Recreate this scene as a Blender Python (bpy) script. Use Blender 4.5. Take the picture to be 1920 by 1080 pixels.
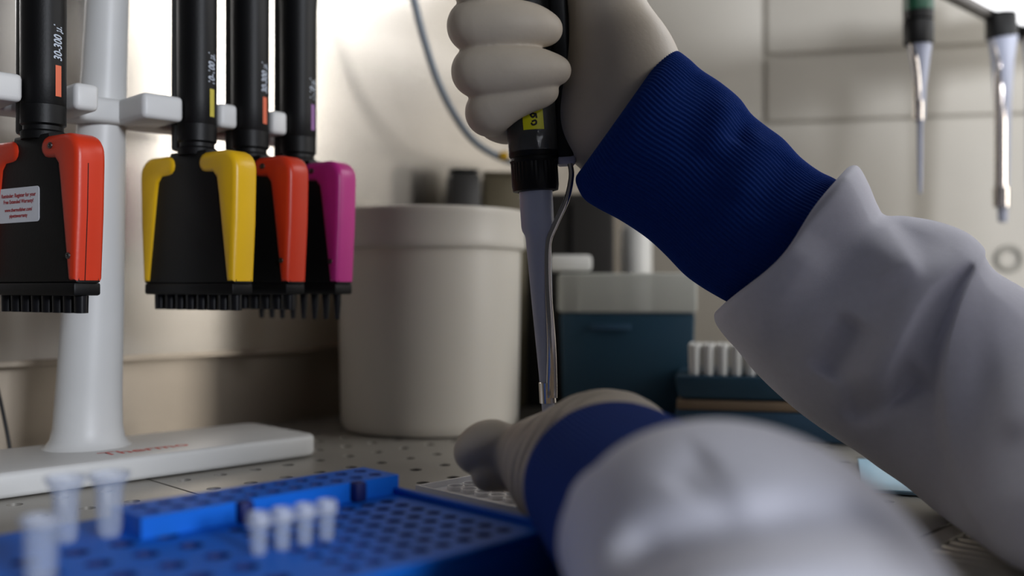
import bpy, bmesh, math, random
import numpy as np
from mathutils import Vector, Matrix

for o in list(bpy.data.objects):
    bpy.data.objects.remove(o)
S = bpy.context.scene
C = S.collection
R = math.radians
random.seed(4)

# ------------------------------------------------------------------ camera
F = 1867.0                      # focal length in pixels of the 1920 wide frame
EYE = 0.10                      # lens height above the work surface
cam = bpy.data.cameras.new('camera')
cam.sensor_width = 36.0
cam.lens = 36.0 * F / 1920.0
cam.clip_start = 0.01
cam.dof.use_dof = True
cam.dof.focus_distance = 0.475
cam.dof.aperture_fstop = 4.0
cam_o = bpy.data.objects.new('camera', cam)
C.objects.link(cam_o)
cam_o.location = (0, 0, EYE)
cam_o.rotation_euler = (R(90), 0, 0)
S.camera = cam_o

# ------------------------------------------------------------------ world, lights, exposure
w = bpy.data.worlds.new('world')
S.world = w
w.use_nodes = True
bg = w.node_tree.nodes['Background']
bg.inputs['Color'].default_value = (0.82, 0.86, 1.0, 1)
bg.inputs['Strength'].default_value = 0.05

def area_light(name, loc, target, sx, sy, power, col):
    l = bpy.data.lights.new(name, 'AREA')
    l.shape = 'RECTANGLE'
    l.size = sx
    l.size_y = sy
    l.energy = power
    l.color = col
    o = bpy.data.objects.new(name, l)
    C.objects.link(o)
    o.location = loc
    d = Vector(target) - Vector(loc)
    o.rotation_euler = d.to_track_quat('-Z', 'Y').to_euler()
    return o

KEY = area_light('window_daylight', (1.25, 0.24, 0.42), (-0.10, 0.60, 0.15), 0.26, 0.80, 10.0, (1.0, 0.975, 0.94))
ROOM = area_light('room_daylight', (1.08, -1.15, 0.52), (-0.14, 0.50, 0.05), 0.30, 0.30, 40.0, (0.88, 0.92, 1.0))
TOP = area_light('cabinet_ceiling_light', (0.38, 0.64, 0.46), (0.14, 0.48, 0.05), 0.34, 0.10, 1.05, (0.95, 0.96, 1.0))

S.view_settings.view_transform = 'Standard'
S.view_settings.look = 'None'
S.view_settings.gamma = 1.0
S.view_settings.use_curve_mapping = False
S.view_settings.exposure = -0.38

# ------------------------------------------------------------------ frames and helpers
A = R(45)
U = Vector((math.cos(A), math.sin(A), 0))       # along the cabinet's back wall
V = Vector((math.sin(A), -math.cos(A), 0))      # from the back wall to the operator

def uv(u, v, z=0.0):
    return U * u + V * v + Vector((0, 0, z))

def at(px, py, y):
    """point seen at a pixel of the 1920x1080 frame, at depth y"""
    return Vector(((px - 960) / F * y, y, EYE + (540 - py) / F * y))

def srgb(r, g, b):
    def f(c):
        c /= 255.0
        return c / 12.92 if c <= 0.04045 else ((c + 0.055) / 1.055) ** 2.4
    return (f(r), f(g), f(b), 1.0)

MATS = {}
def mat(name, col, rough=0.5, metal=0.0, var=0.06, scale=40.0, bump=0.0, bscale=300.0,
        spec=0.5, trans=0.0, alpha=1.0, ior=1.45, sheen=0.0, coat=0.0, sss=0.0, emit=None, estr=0.0, stretch=None):
    m = bpy.data.materials.new(name)
    m.use_nodes = True
    nt = m.node_tree
    b = nt.nodes['Principled BSDF']
    tc = nt.nodes.new('ShaderNodeTexCoord')
    mp = nt.nodes.new('ShaderNodeMapping')
    nt.links.new(tc.outputs['Object'], mp.inputs['Vector'])
    if stretch:
        mp.inputs['Scale'].default_value = stretch
    nz = nt.nodes.new('ShaderNodeTexNoise')
    nz.inputs['Scale'].default_value = scale
    nz.inputs['Detail'].default_value = 4
    nt.links.new(mp.outputs['Vector'], nz.inputs['Vector'])
    rp = nt.nodes.new('ShaderNodeValToRGB')
    rp.color_ramp.elements[0].position = 0.3
    rp.color_ramp.elements[1].position = 0.7
    rp.color_ramp.elements[0].color = tuple(c * (1 - var) for c in col[:3]) + (1,)
    rp.color_ramp.elements[1].color = tuple(min(1, c * (1 + var)) for c in col[:3]) + (1,)
    nt.links.new(nz.outputs['Fac'], rp.inputs['Fac'])
    nt.links.new(rp.outputs['Color'], b.inputs['Base Color'])
    b.inputs['Roughness'].default_value = rough
    b.inputs['Metallic'].default_value = metal
    b.inputs['Specular IOR Level'].default_value = spec
    b.inputs['Transmission Weight'].default_value = trans
    b.inputs['Alpha'].default_value = alpha
    b.inputs['IOR'].default_value = ior
    b.inputs['Sheen Weight'].default_value = sheen
    b.inputs['Coat Weight'].default_value = coat
    if sss:
        b.inputs['Subsurface Weight'].default_value = sss
        b.inputs['Subsurface Radius'].default_value = (0.01, 0.008, 0.006)
        b.inputs['Subsurface Scale'].default_value = 0.5
    if emit:
        b.inputs['Emission Color'].default_value = emit
        b.inputs['Emission Strength'].default_value = estr
    if bump:
        n2 = nt.nodes.new('ShaderNodeTexNoise')
        n2.inputs['Scale'].default_value = bscale
        n2.inputs['Detail'].default_value = 3
        nt.links.new(mp.outputs['Vector'], n2.inputs['Vector'])
        bp = nt.nodes.new('ShaderNodeBump')
        bp.inputs['Strength'].default_value = bump
        bp.inputs['Distance'].default_value = 0.0006
        nt.links.new(n2.outputs['Fac'], bp.inputs['Height'])
        nt.links.new(bp.outputs['Normal'], b.inputs['Normal'])
    MATS[name] = m
    return m

STEELWALL = mat('brushed_steel_wall', srgb(222, 215, 205), 0.25, 0.92, 0.04, 6, 0.03, 200, stretch=(1, 1, 6))
STEELLOW = mat('steel_lower_panel', srgb(168, 156, 140), 0.42, 0.6, 0.07, 8, 0.1, 160)
CREAM = mat('cream_painted_wall', srgb(200, 194, 182), 0.55, 0.0, 0.05, 7, 0.1, 90)
STEELFLOOR = mat('steel_work_surface', srgb(164, 160, 152), 0.42, 0.4, 0.05, 25, 0.12, 250)
STEELFLOOR_B = mat('steel_work_surface_dull', srgb(188, 182, 170), 0.4, 0.6, 0.06, 25, 0.12, 250)
VOID = mat('dark_under_tray', srgb(26, 24, 22), 0.8, 0.0, 0.2, 20)
GRILLE = mat('grille_steel', srgb(200, 194, 180), 0.4, 0.6, 0.08, 30, 0.1, 200)
WHITEPL = mat('white_moulded_plastic', srgb(206, 206, 204), 0.42, 0.0, 0.03, 30, 0.06, 500)
BUCKETM = mat('milky_bucket_plastic', srgb(204, 199, 189), 0.42, 0.0, 0.03, 12, 0.08, 220, sss=0.12)
BLACK = mat('black_moulded_plastic', srgb(9, 9, 10), 0.48, 0.0, 0.15, 60, 0.1, 700, spec=0.3)
BLACKGLOSS = mat('black_gloss_plastic', srgb(18, 18, 20), 0.22, 0.0, 0.15, 60)
ORANGE = mat('orange_red_plastic', srgb(204, 54, 24), 0.38, 0.0, 0.05, 40, 0.08, 500)
YELLOW = mat('yellow_plastic', srgb(226, 178, 22), 0.38, 0.0, 0.05, 40, 0.08, 500)
PINK = mat('magenta_plastic', srgb(184, 42, 128), 0.36, 0.0, 0.05, 40, 0.08, 500)
LILAC = mat('lilac_print', srgb(140, 96, 150), 0.5)
BAND_O = mat('orange_print', srgb(214, 104, 70), 0.5)
BAND_Y = mat('yellow_print', srgb(190, 176, 62), 0.5)
PRINT = mat('pale_print', srgb(176, 184, 196), 0.5)
REDPRINT = mat('red_print', srgb(172, 26, 34), 0.55)
THERMORED = mat('red_base_print', srgb(206, 60, 48), 0.5)
STICKER = mat('white_sticker_paper', srgb(214, 216, 222), 0.5, 0.0, 0.03, 60)
SCREW = mat('screw_steel', srgb(110, 108, 106), 0.3, 0.9)
CHROME = mat('polished_steel', srgb(214, 206, 198), 0.14, 1.0, 0.03, 60)
GREYPL = mat('blue_grey_plastic', srgb(182, 187, 206), 0.36, 0.0, 0.03, 40, 0.04, 400)
PALECAP = mat('pale_lilac_plastic', srgb(190, 188, 206), 0.4)
YTAPE = mat('yellow_tape', srgb(226, 220, 18), 0.45, 0.0, 0.04, 80)
INK = mat('black_ink', srgb(28, 24, 20), 0.6)
GREEN = mat('dark_green_plastic', srgb(22, 74, 52), 0.35)
GLOVE = mat('latex_glove', srgb(202, 190, 172), 0.55, 0.0, 0.04, 45, 0.16, 420, sss=0.06)
KNIT = mat('blue_rib_knit', srgb(20, 58, 138), 0.92, 0.0, 0.10, 900, 0.5, 2600, spec=0.15, sheen=0.04)
COAT = mat('white_coat_cotton', srgb(224, 224, 234), 0.9, 0.0, 0.02, 300, 0.25, 2200, spec=0.2, sheen=0.1)
BLUEPL = mat('blue_rack_plastic', srgb(14, 102, 208), 0.5, 0.0, 0.06, 25, 0.1, 400, spec=0.25)
BLUEDK = mat('blue_rack_bore_shade', srgb(8, 26, 92), 0.6, 0.0, 0.06, 25)  # darker copy of the rack blue, shade inside the holes put into the colour
TEAL = mat('teal_box_plastic', srgb(34, 68, 88), 0.45, 0.0, 0.06, 20)
NAVY = mat('navy_box_plastic', srgb(44, 74, 98), 0.5, 0.0, 0.06, 20)
LIDM = mat('frosted_lid', srgb(206, 208, 200), 0.4, 0.0, 0.03, 20, alpha=0.72)
TIPM = mat('white_tips', srgb(226, 226, 222), 0.4)
CARD = mat('brown_card_band', srgb(122, 104, 84), 0.8, 0.0, 0.1, 30)
SKYBLUE = mat('pale_blue_reflection', srgb(186, 224, 246), 0.3, 0.0, 0.04, 20)  # tint of the blue light mirrored by the steel surface, given as a colour
DARKBOX = mat('dark_instrument_case', srgb(42, 40, 38), 0.5, 0.0, 0.1, 15)
OLIVE = mat('olive_case', srgb(104, 96, 76), 0.6, 0.0, 0.08, 15)
CABLE = mat('grey_blue_rubber', srgb(112, 120, 128), 0.5)
CORDM = mat('black_cord_rubber', srgb(14, 14, 16), 0.5)
CLEAR = mat('clear_tube_plastic', srgb(196, 206, 222), 0.16, 0.0, 0.02, 60, alpha=0.23, spec=0.8)
CLEARRIM = mat('frosted_tube_rim', srgb(206, 212, 224), 0.3, 0.0, 0.02, 60, alpha=0.42, spec=0.8)
PLATEM = mat('clear_plate_plastic', srgb(246, 246, 248), 0.15, 0.0, 0.01, 60, alpha=0.92, spec=0.8)
TAPE = mat('clear_tape', srgb(120, 120, 118), 0.15, 0.0, 0.2, 90, 1.0, 240, alpha=0.3, spec=1.0)
LAMPM = mat('lit_lamp_diffuser', (1, 1, 1, 1), 0.5, emit=(0.97, 0.98, 1.0, 1), estr=2.6)
TAUPE = mat('taupe_fixture', srgb(104, 100, 96), 0.5)

def link(name, me, m, parent=None, auto=38):
    for p in me.polygons:
        p.use_smooth = True
    if auto:
        me.set_sharp_from_angle(angle=R(auto))
    if m is not None and not me.materials:
        me.materials.append(m)
    o = bpy.data.objects.new(name, me)
    C.objects.link(o)
    if parent is not None:
        o.parent = parent
    return o

def mesh(name, vs, fs, m, parent=None, auto=38):
    me = bpy.data.meshes.new(name)
    me.from_pydata([tuple(v) for v in vs], [], [tuple(f) for f in fs])
    me.validate()
    bm = bmesh.new()
    bm.from_mesh(me)
    bmesh.ops.recalc_face_normals(bm, faces=bm.faces)
    bm.to_mesh(me)
    bm.free()
    me.update()
    return link(name, me, m, parent, auto)

def raw(name, vs, fs, m, parent=None, auto=None):
    me = bpy.data.meshes.new(name)
    me.from_pydata(vs if isinstance(vs, list) else vs.tolist(), [], fs if isinstance(fs, list) else fs.tolist())
    me.update()
    return link(name, me, m, parent, auto)

def shift(vs, parent):
    l = parent.location
    return [Vector(v) - l for v in vs]

def empty(name, loc, rz=0.0):
    o = bpy.data.objects.new(name, None)
    o.empty_display_size = 0.02
    C.objects.link(o)
    o.location = loc
    o.rotation_euler = (0, 0, rz)
    return o

def tag(o, label=None, cat=None, group=None, kind=None):
    if label: o['label'] = label
    if cat: o['category'] = cat
    if group: o['group'] = group
    if kind: o['kind'] = kind
    return o

def bm_out(name, bm, m, parent, auto=38):
    bmesh.ops.recalc_face_normals(bm, faces=bm.faces)
    me = bpy.data.meshes.new(name)
    bm.to_mesh(me)
    bm.free()
    return link(name, me, m, parent, auto)

def box(name, c, s, m, parent=None, bev=0.0, seg=2, rz=0.0):
    bm = bmesh.new()
    bmesh.ops.create_cube(bm, size=1.0)
    bmesh.ops.scale(bm, vec=s, verts=bm.verts)
    if bev:
        bmesh.ops.bevel(bm, geom=bm.edges[:], offset=bev, segments=seg, profile=0.5, affect='EDGES')
    if rz:
        bmesh.ops.rotate(bm, cent=(0, 0, 0), matrix=Matrix.Rotation(rz, 3, 'Z'), verts=bm.verts)
    bmesh.ops.translate(bm, vec=c, verts=bm.verts)
    return bm_out(name, bm, m, parent)

def prism(name, outline, y0, y1, m, parent=None, bev=0.0, seg=2, xf=None):
    """outline of (x, z) extruded between y0 and y1"""
    bm = bmesh.new()
    a = [bm.verts.new((x, y0, z)) for x, z in outline]
    b = [bm.verts.new((x, y1, z)) for x, z in outline]
    n = len(a)
    f0 = bm.faces.new(a)
    f1 = bm.faces.new(list(reversed(b)))
    for i in range(n):
        bm.faces.new((a[i], b[i], b[(i + 1) % n], a[(i + 1) % n]))
    bmesh.ops.recalc_face_normals(bm, faces=bm.faces)
    if bev:
        es = list(set(list(f0.edges) + list(f1.edges)))
        bmesh.ops.bevel(bm, geom=es, offset=bev, segments=seg, profile=0.5, affect='EDGES', clamp_overlap=True)
    if xf is not None:
        bmesh.ops.transform(bm, matrix=xf, verts=bm.verts)
    return bm_out(name, bm, m, parent)

def lathe_data(prof, n=32, sy=1.0, off=(0, 0), capped=True):
    vs, fs = [], []
    for r, z in prof:
        for i in range(n):
            a = 2 * math.pi * i / n
            vs.append((off[0] + r * math.cos(a), off[1] + sy * r * math.sin(a), z))
    for k in range(len(prof) - 1):
        for i in range(n):
            j = (i + 1) % n
            fs.append((k * n + i, k * n + j, (k + 1) * n + j, (k + 1) * n + i))
    if capped:
        fs.append(tuple(range(n - 1, -1, -1)))
        fs.append(tuple((len(prof) - 1) * n + i for i in range(n)))
    return vs, fs

def lathe(name, prof, m, parent=None, n=32, sy=1.0, off=(0, 0), capped=True, auto=38):
    vs, fs = lathe_data(prof, n, sy, off, capped)
    return mesh(name, vs, fs, m, parent, auto)

def spline(pts, n):
    """Catmull-Rom through points (any dimension) -> n samples"""
    P = np.array([list(p) for p in pts], float)
    P = np.vstack([2 * P[0] - P[1], P, 2 * P[-1] - P[-2]])
    out = []
    k = len(P) - 3
    for i in range(n):
        t = i / (n - 1) * k
        j = min(int(t), k - 1)
        t -= j
        a, b, c, d = P[j:j + 4]
        out.append(0.5 * (2 * b + (c - a) * t + (2 * a - 5 * b + 4 * c - d) * t * t + (3 * b - a - 3 * c + d) * t ** 3))
    return np.array(out)

def tube(name, path, r, m, parent=None, n=12, samples=40, flat=1.0, flatdir=(0, 1, 0), smooth=True):
    p = spline(path, samples) if smooth else np.array([list(q) for q in path], float)
    k = len(p)
    rr = r if hasattr(r, '__len__') else [r] * k
    if len(rr) != k:
        rr = np.interp(np.linspace(0, 1, k), np.linspace(0, 1, len(rr)), rr)
    vs, fs = [], []
    fd = Vector(flatdir)
    for i in range(k):
        t = Vector(p[min(i + 1, k - 1)] - p[max(i - 1, 0)]).normalized()
        a = (fd - t * fd.dot(t)).normalized()
        b = t.cross(a)
        for j in range(n):
            q = 2 * math.pi * j / n
            vs.append(Vector(p[i]) + (a * math.cos(q) * flat + b * math.sin(q)) * rr[i])
    for i in range(k - 1):
        for j in range(n):
            l = (j + 1) % n
            fs.append((i * n + j, i * n + l, (i + 1) * n + l, (i + 1) * n + j))
    fs.append(tuple(range(n - 1, -1, -1)))
    fs.append(tuple((k - 1) * n + j for j in range(n)))
    return mesh(name, vs, fs, m, parent, 60)

def text_data(s, size, align='CENTER', bold=0.0):
    cu = bpy.data.curves.new('t', 'FONT')
    cu.body = s
    cu.size = size
    cu.align_x = align
    cu.align_y = 'CENTER'
    cu.offset = bold
    cu.resolution_u = 3
    to = bpy.data.objects.new('t', cu)
    C.objects.link(to)
    dg = bpy.context.evaluated_depsgraph_get()
    me = bpy.data.meshes.new_from_object(to.evaluated_get(dg))
    vs = [v.co.copy() for v in me.vertices]
    fs = [tuple(p.vertices) for p in me.polygons]
    bpy.data.objects.remove(to)
    bpy.data.curves.remove(cu)
    bpy.data.meshes.remove(me)
    return vs, fs

def text(name, s, size, fn, m, parent=None, align='CENTER', bold=0.0, sub=False):
    vs, fs = text_data(s, size, align, bold)
    me = bpy.data.meshes.new(name)
    me.from_pydata([tuple(fn(v.x, v.y)) for v in vs], [], fs)
    me.update()
    return link(name, me, m, parent, None)

def copy_tree(o, parent=None):
    c = o.copy()
    C.objects.link(c)
    c.parent = parent
    for ch in o.children:
        copy_tree(ch, c)
    return c

def holed_cells(cells, nseg=16, depth=0.003):
    """cells: (cx, cy, sx, sy, r) -> plate faces with round holes and their bores, local z = 0"""
    vs, fs, bore = [], [], []
    for cx, cy, sx, sy, r in cells:
        b0 = len(vs)
        for i in range(nseg):
            a = 2 * math.pi * (i + 0.5) / nseg
            dx, dy = math.cos(a), math.sin(a)
            t = min((sx / 2) / abs(dx), (sy / 2) / abs(dy))
            vs.append((cx + dx * t, cy + dy * t, 0))
        for i in range(nseg):
            a = 2 * math.pi * (i + 0.5) / nseg
            vs.append((cx + r * math.cos(a), cy + r * math.sin(a), 0))
        for i in range(nseg):
            a = 2 * math.pi * (i + 0.5) / nseg
            vs.append((cx + r * math.cos(a), cy + r * math.sin(a), -depth))
        for i in range(nseg):
            j = (i + 1) % nseg
            fs.append((b0 + i, b0 + j, b0 + nseg + j, b0 + nseg + i))
            bore.append((b0 + nseg + i, b0 + nseg + j, b0 + 2 * nseg + j, b0 + 2 * nseg + i))
        # fill the square's four corners
        for sxn in (-1, 1):
            for syn in (-1, 1):
                ci = len(vs)
                vs.append((cx + sxn * sx / 2, cy + syn * sy / 2, 0))
                ang = math.atan2(syn * sy, sxn * sx) % (2 * math.pi)
                k = ang / (2 * math.pi) * nseg - 0.5
                i0 = math.floor(k) % nseg
                i1 = (i0 + 1) % nseg
                fs.append((b0 + i0, ci, b0 + i1))
    return vs, fs, bore

# ------------------------------------------------------------------ the setting
# floor: dark tray, two perforated steel panels, and the front grille
RZ = A
floor = box('floor', (0, 0.1225, -0.035), (1.9, 0.585, 0.01), VOID, None, rz=0)
floor.location = uv(0.33, -0.28, 0)
floor.rotation_euler = (0, 0, RZ)         # local x = u, local y = -v
floor['kind'] = 'structure'
def fl(u, v, z=0.0):                       # (u, v) to floor's local frame
    return Vector((u - 0.33, -(v + 0.28), z))

DU, DV, HR = 0.0208, 0.0313, 0.00365
hole0 = at(247.9, 939.8, 0.467)            # a hole that can be read off the photograph
hu = hole0.dot(U); hv = hole0.dot(V)
SEAM_U = None
seam = at(335, 916, EYE * F / (916 - 540))
SEAM_U = seam.dot(U)
V_BACK, V_GR = -0.66, -0.168
def perforated(name, u0, u1, m):
    n0 = math.ceil((u0 - hu + 0.5 * DU) / DU)
    n1 = math.floor((u1 - hu - 0.5 * DU) / DU)
    m0 = math.ceil((V_BACK - hv + 0.5 * DV) / DV)
    m1 = math.floor((V_GR - 0.012 - hv - 0.5 * DV) / DV)
    cells = []
    for i in range(n0, n1 + 1):
        for j in range(m0, m1 + 1):
            p = fl(hu + i * DU, hv + j * DV)
            cells.append((p.x, p.y, DU, DV, HR))
    vs, fs, bore = holed_cells(cells, 16, 0.0025)
    # borders around the hole field
    ua, ub = hu + (n0 - 0.5) * DU, hu + (n1 + 0.5) * DU
    va, vb = hv + (m0 - 0.5) * DV, hv + (m1 + 0.5) * DV
    def quad(a0, a1, b0, b1):
        b = len(vs)
        for (a, c) in ((a0, b0), (a1, b0), (a1, b1), (a0, b1)):
            q = fl(a, c); vs.append((q.x, q.y, 0))
        fs.append((b, b + 3, b + 2, b + 1))
    quad(u0, ua, V_BACK, V_GR); quad(ub, u1, V_BACK, V_GR)
    quad(ua, ub, V_BACK, va); quad(ua, ub, vb, V_GR)
    b = len(vs)                                  # a turned-down edge all round
    for z in (0, -0.006):
        for (a, c) in ((u0, V_BACK), (u1, V_BACK), (u1, V_GR), (u0, V_GR)):
            q = fl(a, c); vs.append((q.x, q.y, z))
    for i in range(4):
        j = (i + 1) % 4
        fs.append((b + i, b + j, b + 4 + j, b + 4 + i))
    return raw(name, vs, fs + bore, m, floor, 30)
perforated('perforated_panel', -0.35, SEAM_U - 0.0007, STEELFLOOR)
perforated('perforated_panel', SEAM_U + 0.0007, 1.10, STEELFLOOR)
# front grille: rails and bars one by one
box('grille_rail', fl(0.375, V_GR + 0.0056, -0.003), (1.45, 0.0095, 0.005), GRILLE, floor, 0.0008)
box('grille_rail', fl(0.375, V_GR + 0.066, -0.006), (1.45, 0.009, 0.012), GRILLE, floor, 0.0008)
slat_me = None
for i in range(130):
    u = -0.30 + i * 0.0082
    if slat_me is None:
        s = box('grille_bar', (0, 0, 0), (0.0046, 0.052, 0.004), GRILLE, floor, 0.0008, 1)
        slat_me = s.data
    else:
        s = bpy.data.objects.new('grille_bar', slat_me); C.objects.link(s); s.parent = floor
    s.location = fl(u, V_GR + 0.010 + 0.026, -0.0028)

# back wall: tall steel panel with a lip, over a recessed lower panel
VW = -0.632
wb = empty('wall_back', uv(0.35, VW, 0), RZ)      # local x = u, local -y = towards the operator
wb['kind'] = 'structure'
box('upper_panel', (0, 0.006, 0.053 + 0.40), (1.5, 0.012, 0.80), STEELWALL, wb, 0.002, 2)
box('lower_panel', (0, 0.022, 0.026), (1.5, 0.008, 0.06), STEELLOW, wb)
box('panel_lip', (0, 0.002, 0.0545), (1.5, 0.006, 0.003), STEELLOW, wb)
# right wall: cream panels with fine joints
corner = Vector((0.132, 1.026, 0))
wr = empty('wall_right', corner, R(-13))
wr['kind'] = 'structure'
box('wall_backing', (0.62, 0.012, 0.4), (1.30, 0.012, 0.9), CREAM, wr)
for nm, s0, s1, z0, z1 in (('wall_panel', -0.02, 1.25, -0.005, 0.2635), ('wall_panel', -0.02, 0.122, 0.2665, 0.85),
                           ('wall_panel', 0.1265, 0.62, 0.2665, 0.331), ('wall_panel', 0.1265, 0.62, 0.3345, 0.85),
                           ('wall_panel', 0.624, 1.25, 0.2665, 0.85)):
    box(nm, ((s0 + s1) / 2, 0.003, (z0 + z1) / 2), (s1 - s0, 0.006, z1 - z0), CREAM, wr, 0.0016, 2)

# ------------------------------------------------------------------ bucket
bc = Vector((-0.0590, 0.718, 0))
bu = empty('bucket', bc)
tag(bu, 'round milky white plastic bucket with a thick rim, behind the held pipette', 'bucket')
lathe('bucket_body', [(0.001, 0.0006), (0.057, 0.0006), (0.0610, 0.0014), (0.0630, 0.0045), (0.0636, 0.009), (0.0655, 0.1285),
                      (0.0640, 0.1285), (0.0618, 0.010), (0.0580, 0.004), (0.001, 0.004)], BUCKETM, bu, 72)
lathe('bucket_rim', [(0.0656, 0.1265), (0.0684, 0.1275), (0.0692, 0.1300), (0.0688, 0.1330), (0.0690, 0.1500), (0.0695, 0.1520), (0.0690, 0.1540),
                     (0.0668, 0.1545), (0.0655, 0.1535), (0.0650, 0.1290)], BUCKETM, bu, 72, capped=False)

# ------------------------------------------------------------------ pipette stand
st = empty('pipette_stand', uv(0.217, -0.540, 0), RZ)
tag(st, 'white pipette stand with a wide slab foot, round column and forked crossbar', 'pipette stand')
def sl(u, v, z=0.0):
    return Vector((u - 0.217, -(v + 0.540), z))
def rounded_rect(x0, x1, y0, y1, r, n=6):
    out = []
    for cx, cy, a0 in ((x1 - r, y1 - r, 0), (x0 + r, y1 - r, 90), (x0 + r, y0 + r, 180), (x1 - r, y0 + r, 270)):
        for i in range(n + 1):
            a = R(a0 + 90 * i / n)
            out.append((cx + r * math.cos(a), cy + r * math.sin(a)))
    return out
def slab(name, outline, z0, z1, m, parent, bev, seg=3):
    xf = Matrix(((1, 0, 0, 0), (0, 0, 1, 0), (0, 1, 0, 0), (0, 0, 0, 1)))
    return prism(name, outline, z0, z1, m, parent, bev, seg, xf)
base = slab('foot', rounded_rect(-0.121, 0.121, -0.041, 0.036, 0.010), 0.0006, 0.0132, WHITEPL, st, 0.0028)
# column: lofted ovals that narrow upward and lean to the front
prof = [(0.0122, 0.0275, 0.0225, 0.0), (0.0140, 0.0240, 0.0198, 0), (0.0175, 0.0213, 0.0178, 0), (0.024, 0.0198, 0.0166, 0), (0.04, 0.0190, 0.0160, 0),
        (0.10, 0.0170, 0.0150, -0.002), (0.16, 0.0146, 0.0138, -0.004), (0.22, 0.0126, 0.0126, -0.006), (0.30, 0.0112, 0.0115, -0.008), (0.36, 0.0108, 0.011, -0.009)]
vs, fs = [], []
n = 40
for z, rx, ry, dy in prof:
    for i in range(n):
        a = 2 * math.pi * i / n
        vs.append((0.0045 + 0.012 * z / 0.36 + rx * math.cos(a) * 0.92, 0.012 + dy + ry * math.sin(a), z))
for k in range(len(prof) - 1):
    for i in range(n):
        j = (i + 1) % n
        fs.append((k * n + i, k * n + j, (k + 1) * n + j, (k + 1) * n + i))
fs += [tuple(range(n - 1, -1, -1)), tuple((len(prof) - 1) * n + i for i in range(n))]
mesh('column', vs, fs, WHITEPL, st, 50)
ZB0, ZB1 = 0.1885, 0.2020
bar = box('crossbar', sl(0.232, -0.540, (ZB0 + ZB1) / 2), (0.225, 0.022, ZB1 - ZB0), WHITEPL, st, 0.0028, 3)
for u0, u1 in ((0.122, 0.1708), (0.1948, 0.2071), (0.2296, 0.2522), (0.2731, 0.2844), (0.3058, 0.3164), (0.3380, 0.3445)):
    v0, v1 = -0.533, (-0.515 if u0 > 0.33 else -0.500)
    box('prong', sl((u0 + u1) / 2, (v0 + v1) / 2, (ZB0 + ZB1) / 2), (u1 - u0, v1 - v0, ZB1 - ZB0), WHITEPL, st, 0.0026, 3)
def base_xy(x, y):
    return Vector((0.022 + x, -0.0225 + y, 0.01335))
text('foot_lettering', 'Thermo', 0.0145, base_xy, THERMORED, st, 'CENTER', 0.0002)

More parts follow.
